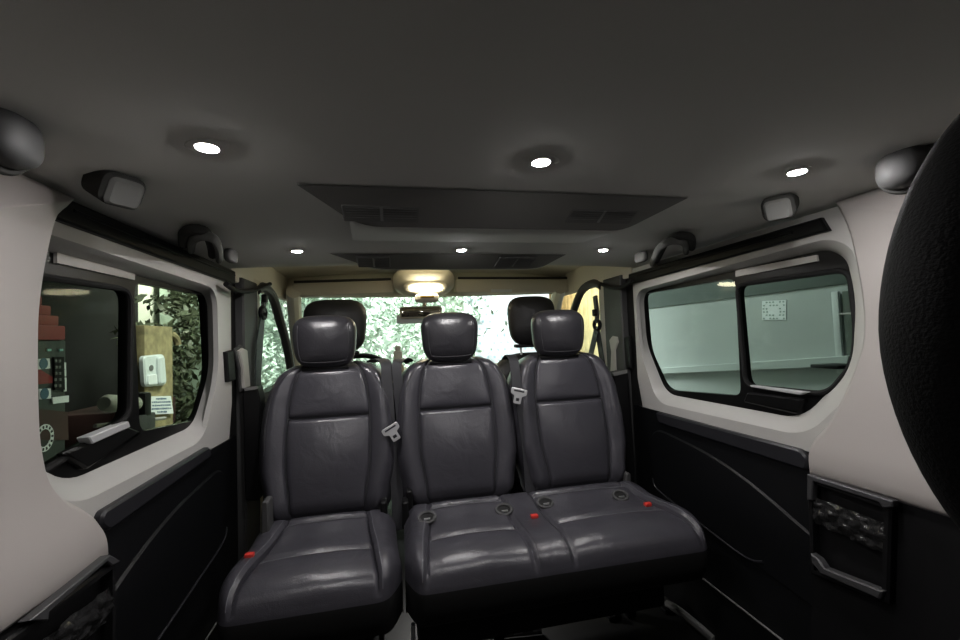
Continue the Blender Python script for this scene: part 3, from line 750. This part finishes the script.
# ------------------------------------------------------------------ pillar belts and fittings
for sg in (-1, 1):
    left = sg < 0; X = sg * .77
    nm = 'beside the window with the red machine' if left else 'beside the pale green window'
    # upright black belt housing behind the seats
    px = [(243, 388), (258, 386), (261, 400), (260, 500), (246, 500)] if left else [(612, 373), (627, 370), (634, 470), (634, 500), (620, 500)]
    t = thing('belt_housing', 'upright black belt housing against the door pillar ' + nm, 'seat belt housing', at(*px[0], 1, 1.66), 'upright belt housings')
    pts = [tuple((at(x, y, 1, 1.68).x, at(x, y, 1, 1.68).z)) for x, y in px]
    MB().slab(rnd(pts, .01, 4), [], fy, 1.73, 1.67, .005).build('housing_body', M_BLACK, t)
    tp = [(244, 388), (257, 386), (257, 389), (245, 391)] if left else [(613, 373), (627, 370), (627, 373), (614, 376)]
    pts = [tuple((at(x, y, 1, 1.665).x, at(x, y, 1, 1.665).z)) for x, y in tp]
    MB().slab(pts, [], fy, 1.68, 1.662).build('housing_top', M_GREYP, t)
    # light grip on the pillar
    px = [(241, 351), (245, 348), (249, 350), (250, 362), (252, 388), (246, 388), (245, 368)] if left else [(608, 340), (611, 336), (616, 337), (617, 342), (614, 350), (615, 376), (609, 376), (610, 352)]
    t = thing('pillar_grip', 'pale grey upright pull grip on the door pillar ' + nm, 'grab handle', at(*px[0], 0, X), 'door pillar grips')
    P = YZ(px, X); MB().slab(P, [], fx, X + sg * .02, X + sg * .004, .004).build('grip', M_LGREY, t)
    MB().slab(offset(P, -.012), [], fx, X + sg * .02, X + sg * .014, .002).build('backing_plate', M_DGREY, t)
    # small black latch at the window edge
    px = [(226, 352), (233, 350), (235, 380), (228, 382)] if left else [(623, 338), (630, 336), (631, 368), (624, 369)]
    P = YZ(px, sg * .79)
    t = thing('door_latch', 'small black latch block on the door edge ' + nm, 'latch', at(*px[0], 0, sg * .79), 'door edge latches')
    MB().slab(P, [], fx, sg * .80, sg * .786, .004).build('latch_body', M_BLACK, t)
    # front belt with guide loop
    if left: loop, path, topp = (263, 313), [(263, 315), (258, 345), (257, 388)], [(264, 296), (263, 312)]
    else: loop, path, topp = (597, 325), [(597, 327), (593, 345), (588, 366)], [(595, 296), (597, 312), (597, 323)]
    c0 = at(*loop, 0, X)
    t = thing('front_seat_belt', 'black front seat belt hanging from its guide loop ' + ('by the green door glass' if left else 'by the yellow lit door glass'), 'seat belt', c0, 'front seat belts')
    MB().tube([c0 + Vector((0, .03 * math.cos(a), .022 * math.sin(a))) for a in [2 * PI * i / 20 for i in range(20)]], .010, 8, closed=True).build('guide_loop', M_BLACK, t)
    MB().ribbon([at(x, y, 0, X) for x, y in path], .045, .004, (0, 1, 0)).build('webbing', M_WEB, t)
    MB().ribbon([at(x, y, 0, X + sg * .008) for x, y in path[:1]] + [c0 + Vector((sg * .01, -.03, -.25)), c0 + Vector((sg * .012, -.03, -.55))], .045, .004, (0, 1, 0)).build('lower_webbing', M_WEB, t)
    MB().ribbon([at(x, y, 0, X) for x, y in topp], .03, .012, (0, 1, 0)).build('height_adjuster', M_DGREY, t)
    MB().box(c0 + Vector((-sg * .008, 0, .062)), (.02, .035, .035), .006).build('adjuster_button', M_BLACK, t)
# dangling lead at the roof edge
t = tag(MB().tube(cr([at(226, 284, 0, -.765), at(236, 290, 0, -.765), at(252, 291, 0, -.765), at(262, 287, 0, -.765), at(270, 284, 0, -.765)], 6), .009, 8).build('door_seal_lead', M_RUBBER), 'black rubber lead along the headliner edge above the door pillar by the green door glass', 'cable')
t = tag(MB().tube(cr([at(632, 280, 0, .765), at(622, 287, 0, .765), at(610, 287, 0, .765), at(601, 284, 0, .765)], 6), .009, 8).build('door_seal_lead', M_RUBBER), 'black rubber lead along the headliner edge above the door pillar by the yellow lit glass', 'cable')

# ------------------------------------------------------------------ cab furniture
def visor(px, lab, label_px=None):
    P = [tuple((at(x, y, 1, 2.30).x, at(x, y, 1, 2.30).z)) for x, y in px]
    t = thing('sun_visor', lab, 'sun visor', at(*px[0], 1, 2.22), 'sun visors')
    MB().slab(rnd(P, .02, 5), [], fy, 2.33, 2.305, .006).build('visor_board', M_CREAM, t)
    MB().tube([at(px[0][0] + 2, px[0][1] - 1, 1, 2.32), at(px[1][0] - 2, px[1][1] - 1, 1, 2.32)], .007, 8).build('visor_hinge', M_DGREY, t)
    if label_px:
        P = [tuple((at(x, y, 1, 2.305).x, at(x, y, 1, 2.305).z)) for x, y in label_px]; MB().slab(P, [], fy, 2.306, 2.302).build('visor_sticker', M_PAPER, t)
M_PAPER = mat('paper_white', (.85, .88, .88), .7)
visor([(292, 283), (393, 280), (394, 293), (291, 297)], 'cream folded sun visor above the windscreen end nearest the green door glass')
visor([(456, 279), (572, 279), (571, 292), (455, 293)], 'cream folded sun visor with a small white sticker', [(491, 289.5), (512, 289.5), (512, 292), (491, 292)])
p = at(426, 288, 1, 2.15)
t = thing('dome_lamp', 'glowing warm dome lamp in the cab roof above the mirror', 'ceiling light', p)
m = MB().sq(p + Vector((0, .15, .055)), .17, .14, .085, 2.6, 2.3, 10); m.build('roof_console', M_CREAM, t)
m = MB().sq(p + Vector((0, .03, .004)), .115, .035, .036, 3, 2.5, 8); m.build('lamp_housing', M_CREAM, t)
m = MB().sq(p + Vector((0, -.004, -.000)), .084, .028, .013, 3, 2.5, 8); m.build('lamp_lens', M_DOME, t)
p2 = at(427, 298, 1, 2.15); MB().sq(p2 + Vector((0, .01, 0)), .062, .03, .024, 4, 3, 6).build('switch_panel', M_CREAM, t)
MB().box(p2 + Vector((0, -.022, .004)), (.07, .006, .012), .002).build('switch_row', mat('amber_switch', (.45, .30, .08), .5), t)
p = at(421, 312, 1, 2.3)
t = thing('rear_view_mirror', 'dark rear view mirror hanging below the dome lamp', 'mirror', p)
MB().box(p + Vector((0, .02, 0)), (.235, .035, .068), .015).build('mirror_shell', M_CREAM, t)
MB().box(p + Vector((0, -.0, 0)), (.215, .006, .052), .002).build('mirror_face', M_MIRROR, t)
MB().tube([p + Vector((.02, .03, .02)), p + Vector((.03, .08, .09))], .012, 8).build('mirror_stalk', M_CREAM, t)
MB().box(p + Vector((0, .07, -.035)), (.27, .04, .05), .01).build('sensor_box', M_PAPER, t)
M_DASH = mat('dash_beige', (.42, .36, .24), .6)
g = MB()
prf = [(2.45, -.9), (2.45, -.45), (2.47, -.32), (2.55, -.20), (2.70, -.175), (3.0, -.22), (3.0, -.9)]
L_ = [Vector((-.85, y, z)) for y, z in prf]; R_ = [Vector((.85, y, z)) for y, z in prf]
g.loft(L_, R_); g.add(L_, [tuple(range(7))]); g.add(R_, [tuple(range(7))])
tag(g.build('dashboard', M_DASH), 'beige dashboard under the windscreen', 'dashboard')
p = Vector((-.42, 2.34, -.245))
t = thing('steering_wheel', 'black steering wheel rim just visible past the front seat headrest', 'steering wheel', p)
R = Matrix.Rotation(math.radians(62), 4, 'X')
MB().tube([p + R @ Vector((.19 * math.cos(a), .19 * math.sin(a), 0)) for a in [2 * PI * i / 40 for i in range(40)]], .015, 10, closed=True).build('rim', M_BLACK, t)
m = MB().sq(p + Vector((0, .03, -.01)), .07, .03, .06, 3, 3, 6); m.build('hub', M_BLACK, t)
m = MB()
for a in (PI, 0, -PI / 2): m.tube([p + R @ Vector((.05 * math.cos(a), .05 * math.sin(a), -.02)), p + R @ Vector((.185 * math.cos(a), .185 * math.sin(a), 0))], .012, 8)
m.build('spokes', M_BLACK, t)
p = at(398, 358, 1, 2.62)
t = thing('dash_holder', 'beige upright holder standing on the dash between the seats', 'holder', p)
MB().box(p, (.055, .05, .09), .012).build('holder_body', M_CREAM, t); MB().box(p + Vector((0, 0, .06)), (.035, .035, .035), .008).build('holder_neck', M_CREAM, t)
MB().box(p - Vector((0, 0, .065)), (.07, .07, .05), .01).build('holder_foot', M_DASH, t)

# ------------------------------------------------------------------ outside
ZG = -1.45
struct('floor_yard', MB().box((0, 4.5, ZG - .05), (9, 13, .1)), mat('yard_ground', (.10, .10, .09), .9, var=.3))
struct('wall_garage', MB().box((2.5, 2.6, .55), (.12, 4.2, 4.0)), mat('pale_green_wall', (.44, .47, .455), .6, var=.05, vscale=2), 'pale green garage wall outside the side window')
struct('wall_yard', MB().box((-3.3, 2.7, .5), (.1, 5.9, 4.0)), mat('dark_shed', (.004, .004, .004), .9), 'dark shed wall outside')
# boards along the far side
g = MB(); y = 4.72
while y < 9: g.box((2.45, y + .07, .5), (.04, .135, 3.9), .004); y += .14
struct('wall_boards', g, mat('yellow_boards', (.62, .50, .28), .7, var=.25, vscale=6), 'yellow lit boarded wall')
# things on the garage wall
XW = 2.435
def on_wall(px, X): return [tuple(at(x, y, 0, X)[1:]) for x, y in px]
P = on_wall([(762, 301), (786, 300), (786, 320), (762, 320)], XW)
t = thing('notice_sheet', 'white punched notice sheet with a dotted border on the pale green wall', 'notice', at(774, 310, 0, XW))
MB().slab(P, [], fx, XW + .005, XW).build('sheet', M_PAPER, t)
g = MB()
for i in range(7):
    for j in range(6):
        if (2 <= i <= 4 and 2 <= j <= 3) or (i * 7 + j * 5) % 4 == 0: continue
        u, v = (i + .5 + .15 * (j % 2)) / 7.2, (j + .5) / 6
        yy = lerp(lerp(P[0][0], P[1][0], u), lerp(P[3][0], P[2][0], u), v); zz = lerp(lerp(P[0][1], P[1][1], u), lerp(P[3][1], P[2][1], u), v)
        g.slab([(yy + .007 * math.cos(a), zz + .0055 * math.sin(a)) for a in [2 * PI * k / 8 for k in range(8)]], [], fx, XW, XW - .003)
g.build('dot_pattern', mat('dot_grey', (.30, .38, .34), .7), t)
g = MB(); q1 = at(837, 294, 0, XW); g.box((XW - .012, q1.y, -.05), (.02, .04, .50), .004); tag(g.build('wall_post', mat('post_white', (.6, .63, .62), .5)), 'white upright edging post at the end of the pale green wall', 'post')
a, b = at(660, 371, 0, XW), at(853, 360, 0, XW)
g = MB(); zz = (a.z) ; g.slab([(a.y, a.z + .03), (a.y, a.z - .03), (b.y, b.z - .035), (b.y - .02, b.z + .03)], [], fx, XW + .01, XW - .05, .004)
tag(g.build('wall_ledge', mat('ledge_pale', (.47, .51, .49), .5)), 'pale long ledge along the green wall', 'ledge')
a = at(836, 366, 0, 2.30); g = MB().box((2.32, a.y, a.z), (.22, .16, .02), .004); tag(g.build('wall_shelf', M_BLACK), 'small dark shelf jutting out below the white post', 'shelf')
z0 = at(750, 296, 0, XW).z
g = MB().box((XW, 3.2, (z0 + 1.9) / 2), (.012, 2.5, 1.9 - z0), .006); tag(g.build('lintel_board', mat('lintel_grey_green', (.13, .155, .145), .6)), 'darker grey-green lintel board across the top of the pale wall', 'board')
P = on_wall([(840, 292), (858, 288), (860, 358), (840, 358)], XW - .01); tag(MB().slab([(P[0][0] - .02, P[0][1]), (1.2, P[0][1]), (1.2, -.35), (P[0][0] - .02, -.35)], [], fx, XW + .02, XW - .02).build('dark_panel', mat('dark_green_panel', (.10, .12, .10), .6)), 'dark green panel past the white post', 'panel')
g = MB().tube([at(840, 314, 0, XW - .05), at(862, 313, 0, XW - .05)], .006, 8); tag(g.build('wall_wire', M_LGREY), 'thin pale wire across the dark green panel', 'wire')

# red and black machine on the other side
XM = -2.4
ya, yb = at(66, 400, 0, XM).y, 2.55
zt = at(60, 340, 0, XM).z; zb_ = ZG
M_MRED = mat('machine_red', (.24, .016, .022), .5); M_MBLK = mat('machine_black', (.02, .02, .022), .4)
t = thing('vending_machine', 'tall black machine with a stepped red top and white stickers in the dark yard', 'machine', (-2.7, (ya + yb) / 2, ZG))
MB().box((-2.7, (ya + yb) / 2, (zt + ZG) / 2), (.6, ya - yb, zt - ZG), .012).build('cabinet', M_MBLK, t)
g = MB(); st = [(at(64, 338, 0, XM), .13), (at(59, 326, 0, XM), .1), (at(55, 316, 0, XM), .1), (at(50, 305, 0, XM), .1)]
zz = zt
for k, (x_, y_) in enumerate(((64, 326), (60, 316), (55, 306), (49, 296))):
    e = at(x_, y_, 0, XM); g.box((-2.7, (e.y + yb) / 2, (zz + e.z) / 2), (.62 - .03 * k, e.y - yb, e.z - zz), .008); zz = e.z
g.build('stepped_top', M_MRED, t)
def decal(px, name, m, par, off=.004):
    P = on_wall(px, XM); return MB().slab(P, [], fx, XM + .001, XM + off).build(name, m, par)
decal([(30, 364), (52, 377), (52, 383), (30, 385)], 'red_flash', M_MRED, t)
decal([(30, 408), (67, 412), (68, 440), (30, 440)], 'red_lower_panel', mat('dull_red', (.05, .014, .014), .5), t)
for k, (x_, y_) in enumerate(((43, 364), (44, 394))):
    s_ = decal([(x_ - 6, y_ - 5), (x_ + 5.5, y_ - 5.5), (x_ + 6, y_ + 4.5), (x_ - 6, y_ + 5.5)], 'sticker', M_PAPER, t, .007)
    c0 = at(x_ + .5, y_ - .3, 0, XM + .008); MB().slab([(c0.y + .032 * math.cos(a), c0.z + .035 * math.sin(a)) for a in [2 * PI * i / 20 for i in range(20)]], [], fx, XM + .007, XM + .010).build('blue_dot', mat('sticker_blue', (.05, .12, .18), .5), s_)
cp = decal([(52, 357), (62, 357), (63, 390), (53, 390)], 'control_panel', M_RUBBER, t, .012)
g = MB()
for i in range(5):
    for j in range(2):
        p = at(56 + j * 4 + random.uniform(-.5, .5), 361 + i * 6.2, 0, XM + .014); g.box(p, (.006, .018, .018), .002)
g.build('control_keys', M_GREYP, cp)
g = MB()
for px in ((64.5, 366), (64.7, 373), (65, 381), (65, 388)): g.box(at(*px, 0, XM + .006), (.006, .018, .045))
g.build('side_labels', M_PAPER, t)
g = MB(); [g.box(at(x_, 350, 0, XM + .006), (.006, .03, .014)) for x_ in (49, 61)]; g.build('small_lamps', mat('cyan_dot', (.25, .5, .5), .4), t)
lb = decal([(51, 397.5), (67.5, 395.5), (67.5, 402), (51.5, 404)], 'name_plate', M_PAPER, t, .008)
c0 = at(44.5, 438, 0, XM + .004)
ring = MB().slab([(c0.y + .07 * math.cos(a), c0.z + .085 * math.sin(a)) for a in [2 * PI * i / 32 for i in range(32)]], [[(c0.y + .045 * math.cos(a), c0.z + .055 * math.sin(a)) for a in [2 * PI * i / 32 for i in range(32)]]], fx, XM, XM + .006).build('round_emblem', M_PAPER, t)
g = MB()
for k in range(14):
    a = 2 * PI * k / 14; g.slab([(c0.y + r_ * math.cos(a + d_), c0.z + r_ * 1.22 * math.sin(a + d_)) for r_, d_ in ((.050, -.10), (.064, -.10), (.064, .10), (.050, .10))], [], fx, XM + .005, XM + .008)
g.build('emblem_letters', M_MBLK, ring)
# wooden post with entry phone and notice
M_WOOD = mat('pale_timber', (.30, .245, .13), .7, var=.3, vscale=14)
pa, pb = at(146, 360, 0, XM), at(174, 360, 0, XM)
zp = at(160, 326, 0, XM).z; g = MB().box((XM - .06, (pa.y + pb.y) / 2, (zp + ZG) / 2), (.10, pb.y - pa.y, zp - ZG), .008); tag(g.build('timber_post', M_WOOD), 'pale yellow timber post carrying the white entry phone', 'post')
cc = at(150, 365, 0, XM - .08)
g = MB().tube([(XM - .10, cc.y + .34 + .20 * math.cos(a), at(165, 345, 0, XM).z + .12 * math.sin(a)) for a in [PI * i / 24 for i in range(25)]], .035, 8); tag(g.build('timber_arch', M_WOOD), 'curved timber arch behind the white entry phone', 'arch')
E0 = at(155, 371, 0, XM + .04)
ph = [(E0.y - .19, E0.z + .16), (E0.y + .19, E0.z + .16), (E0.y + .21, E0.z - .17), (E0.y - .18, E0.z - .17)]
P = on_wall([(144, 356), (165, 354), (167, 385), (146, 387)], XM + .03)
t = thing('entry_phone', 'white wall entry phone with handset on the timber post', 'entry phone', E0)
M_PH = mat('phone_white', (.75, .80, .80), .4)
MB().slab(rnd(P, .05), [], fx, XM - .01, XM + .03, .012).build('phone_body', M_PH, t)
P = on_wall([(158, 357), (164, 356), (166, 383), (159, 385)], XM + .05); MB().slab(rnd(P, .03), [], fx, XM + .03, XM + .06, .012).build('handset', M_PH, t)
P = on_wall([(148, 375), (157, 374), (158, 384), (148, 385)], XM + .035); MB().slab(rnd(P, .02), [], fx, XM + .03, XM + .038, .004).build('key_cover', M_PAPER, t)
c0 = at(151.5, 368, 0, XM + .034); MB().slab([(c0.y + .03 * math.cos(a), c0.z + .026 * math.sin(a)) for a in [2 * PI * i / 16 for i in range(16)]], [], fx, XM + .03, XM + .036).build('phone_speaker', M_GREYP, t)
P = on_wall([(150, 396.5), (171, 396), (173.5, 413.5), (150, 414.5)], XM + .02)
t = thing('paper_notice', 'white paper notice with lines of blue writing below the entry phone', 'notice', at(161, 405, 0, XM + .02))
MB().slab(P, [], fx, XM - .012, XM + .02).build('sheet', M_PAPER, t)
g = MB(); rws = [(.25, .75, 7), (.06, .94, 10), (.08, .92, 9), (.06, .94, 10), (.28, .7, 6)]
for j, (u0, u1, nn_) in enumerate(rws):
    v = .14 + j * .185
    for k in range(nn_):
        u = lerp(u0, u1, (k + .5) / nn_); du = (u1 - u0) / nn_ * random.uniform(.26, .40); dv = random.uniform(.035, .055)
        def pp(u, v): return (lerp(lerp(P[0][0], P[1][0], u), lerp(P[3][0], P[2][0], u), v), lerp(lerp(P[0][1], P[1][1], u), lerp(P[3][1], P[2][1], u), v))
        g.slab([pp(u - du, v - dv), pp(u + du, v - dv), pp(u + du, v + dv), pp(u - du, v + dv)], [], fx, XM + .02, XM + .023)
g.build('writing', mat('ink_blue', (.12, .17, .26), .7), t)
# roller and small pipes before the post
a, b = at(104, 403, 0, XM + .5), at(136, 404, 0, XM + .5)
t = thing('hose_reel', 'pale roller on a black bracket low in front of the timber post', 'roller', a)
rv = b - a
MB().tube([a, a + rv * .08, a + rv * .92, b], [.035, .05, .05, .04], 14).build('roller', mat('roller_pale', (.5, .5, .42), .4), t)
MB().box(b + Vector((0, .05, -.06)), (.10, .08, .26), .02).build('bracket', M_BLACK, t); MB().box(a.lerp(b, .7) + Vector((0, .1, -.18)), (.10, .24, .18), .01).build('bracket_foot', M_DGREY, t)
a, b = at(95, 426, 0, XM + .4), at(165, 418, 0, XM + .4)
g = MB().tube([a, a.lerp(b, .4), b], .012, 8); tag(g.build('thin_pipe', M_LGREY), 'thin pale pipe lying low across the dark yard', 'pipe')
a, b = at(66, 416, 0, -3.0), at(150, 420, 0, -3.0)
g = MB().box((-2.95, (a.y + b.y) / 2, a.z - .15), (.5, 1.1, .3), .03); tag(g.build('yard_bench', mat('dark_red_bench', (.05, .02, .018), .6)), 'low dark reddish bench against the shed wall', 'bench')

# leaves
M_LEAF = mat('hedge_leaf', (.45, .55, .45), .6, var=.4, vscale=9)
M_LEAF2 = mat('yard_leaf', (.13, .15, .09), .5, var=.5, vscale=9)
def leaves(n, fn, size, m, name, label, cat, seed):
    rg = random.Random(seed); v = []; f = []
    for k in range(n):
        p = Vector(fn(rg)); d = Vector((rg.uniform(-1, 1), rg.uniform(-1, 1), rg.uniform(-1, 1))).normalized(); e = d.cross(Vector((rg.uniform(-1, 1), rg.uniform(-1, 1), rg.uniform(-1, 1)))).normalized()
        l = size * rg.uniform(.6, 1.3); w_ = l * .36; nn_ = d.cross(e) * l * .12; o = len(v)
        v += [p - d * l, p - d * l * .2 + e * w_ + nn_, p + d * l, p - d * l * .2 - e * w_ + nn_, p + d * l * .4 + e * w_ * .7 + nn_, p + d * l * .4 - e * w_ * .7 + nn_]
        f += [(o, o + 1, o + 3), (o + 1, o + 4, o + 5, o + 3), (o + 4, o + 2, o + 5)]
    mb = MB(); mb.v = [tuple(x) for x in v]; mb.f = f
    me = bpy.data.meshes.new(name); me.from_pydata(mb.v, [], mb.f); me.materials.append(m)
    o = bpy.data.objects.new(name, me); COL.objects.link(o); tag(o, label, cat); o['kind'] = 'stuff'; return o
def hf(r):
    x = r.uniform(-2.3, .62)
    if r.random() < .05: return (.60 + abs(r.gauss(0, .2)), 5.0 + r.uniform(-.06, .06), r.uniform(ZG, 2.0))
    z = r.uniform(ZG, 2.2); return (x, 5.3 + .35 * noise.noise((x * 1.2, z * 1.2, 0)) + r.uniform(-.15, .3), z)
leaves(15000, hf, .045, M_LEAF, 'hedge', 'tall pale green leafy hedge across the front of the van', 'hedge', 1)
def lf(r):
    y = r.uniform(4.5, 6.0); z = r.uniform(-1.2, 1.2); return (-2.75 + .3 * noise.noise((y * 2, z * 2, 4)) + r.uniform(-.15, .15), y, z)
def keep(r):
    while True:
        p = lf(r)
        if p[1] > 5.45 or (noise.noise((p[1] * 3.2, p[2] * 3.2, 9)) > .22 and p[2] > .05): return p
leaves(1900, keep, .06, M_LEAF2, 'shrub', 'olive green shrub behind the timber post', 'shrub', 2)
struct('wall_garden', MB().box((-.8, 6.25, .5), (5.0, .08, 4.2)), mat('hedge_backing', (.42, .52, .44), .9, var=.4, vscale=4), 'green backing behind the hedge leaves')
struct('wall_pale', MB().box((-3.45, 6.0, .5), (.08, 2.4, 4.2)), mat('pale_render', (.60, .62, .55), .9), 'pale rendered wall behind the shrub')
# white dotted screen beyond the windscreen
g = MB(); sx0, sx1 = .62, 1.75; zz0, zz1 = ZG, 2.0
g.box(((sx0 + sx1) / 2, 5.12, (zz0 + zz1) / 2), (sx1 - sx0, .04, zz1 - zz0), .004)
t = thing('garden_screen', 'bright white dotted screen panel beside the hedge beyond the windscreen', 'screen', ((sx0 + sx1) / 2, 5.1, ZG))
g.build('screen_panel', mat('screen_white', (.62, .67, .70), .7), t)
g = MB()
for i in range(12):
    for j in range(24):
        x = sx0 + .05 + i * .09 + .045 * (j % 2); z = -.7 + j * .09
        g.add([(x + .018 * math.cos(2 * PI * k / 6), 5.097, z + .018 * math.sin(2 * PI * k / 6)) for k in range(6)], [tuple(range(6))])
g.build('screen_dots', mat('screen_dot', (.36, .48, .54), .7), t)



# ------------------------------------------------------------------ light
def area(name, loc, target, size, power, col=(1, 1, 1)):
    l = bpy.data.lights.new(name, 'AREA'); l.size = size; l.energy = power; l.color = col
    o = bpy.data.objects.new(name, l); COL.objects.link(o); o.location = loc
    l.spread = math.radians(115); o.rotation_euler = (Vector(target) - Vector(loc)).to_track_quat('-Z', 'Y').to_euler(); return o
area('added_hedge_flood', (.0, 3.6, 2.6), (0, 5.4, 0), 1.2, 310, (.96, 1, .99))  # unseen flood added so the hedge is bright through the windscreen
area('added_wall_light', (1.2, 2.7, 2.3), (2.5, 2.7, -.2), .5, 19, (.92, 1, .95))  # light added to brighten the pale wall, its source unseen
area('added_underseat_light', (-.05, 1.98, -.50), (.05, 1.45, -1.0), .12, 1.6, (1, .98, .95))  # made-up lamp that brightens the floor and bolts under the bench
area('boards_lamp', (1.9, 5.0, 1.8), (2.45, 6.2, .1), .3, 35, (1, .85, .55))
area('added_post_light', (-1.6, 4.4, 1.6), (-2.5, 4.7, -.2), .3, 3.2, (1, .95, .85))  # unseen light put in for the timber post and entry phone
area('added_back_light', (-2.7, 5.9, 2.1), (-3.4, 6.4, .4), .3, 75, (1, .98, .9))  # added light that makes the wall behind the shrub bright
area('added_machine_light', (-1.3, 3.0, 1.4), (-2.4, 3.1, -.2), .25, 2.0, (1, .95, .95))  # extra unseen light added to bring out the red machine
w = bpy.data.worlds.new('world'); scene.world = w; w.use_nodes = True
w.node_tree.nodes['Background'].inputs[0].default_value = (.6, .7, .7, 1); w.node_tree.nodes['Background'].inputs[1].default_value = .06

vs_ = scene.view_settings
vs_.view_transform = 'Standard'; vs_.look = 'None'; vs_.exposure = 0.0; vs_.gamma = 1.0
try: vs_.use_curve_mapping = False
except Exception: pass
scene.display_settings.display_device = 'sRGB'
scene.cycles.max_bounces = 8; scene.cycles.transparent_max_bounces = 16
scene.cycles.sample_clamp_indirect = 4.0
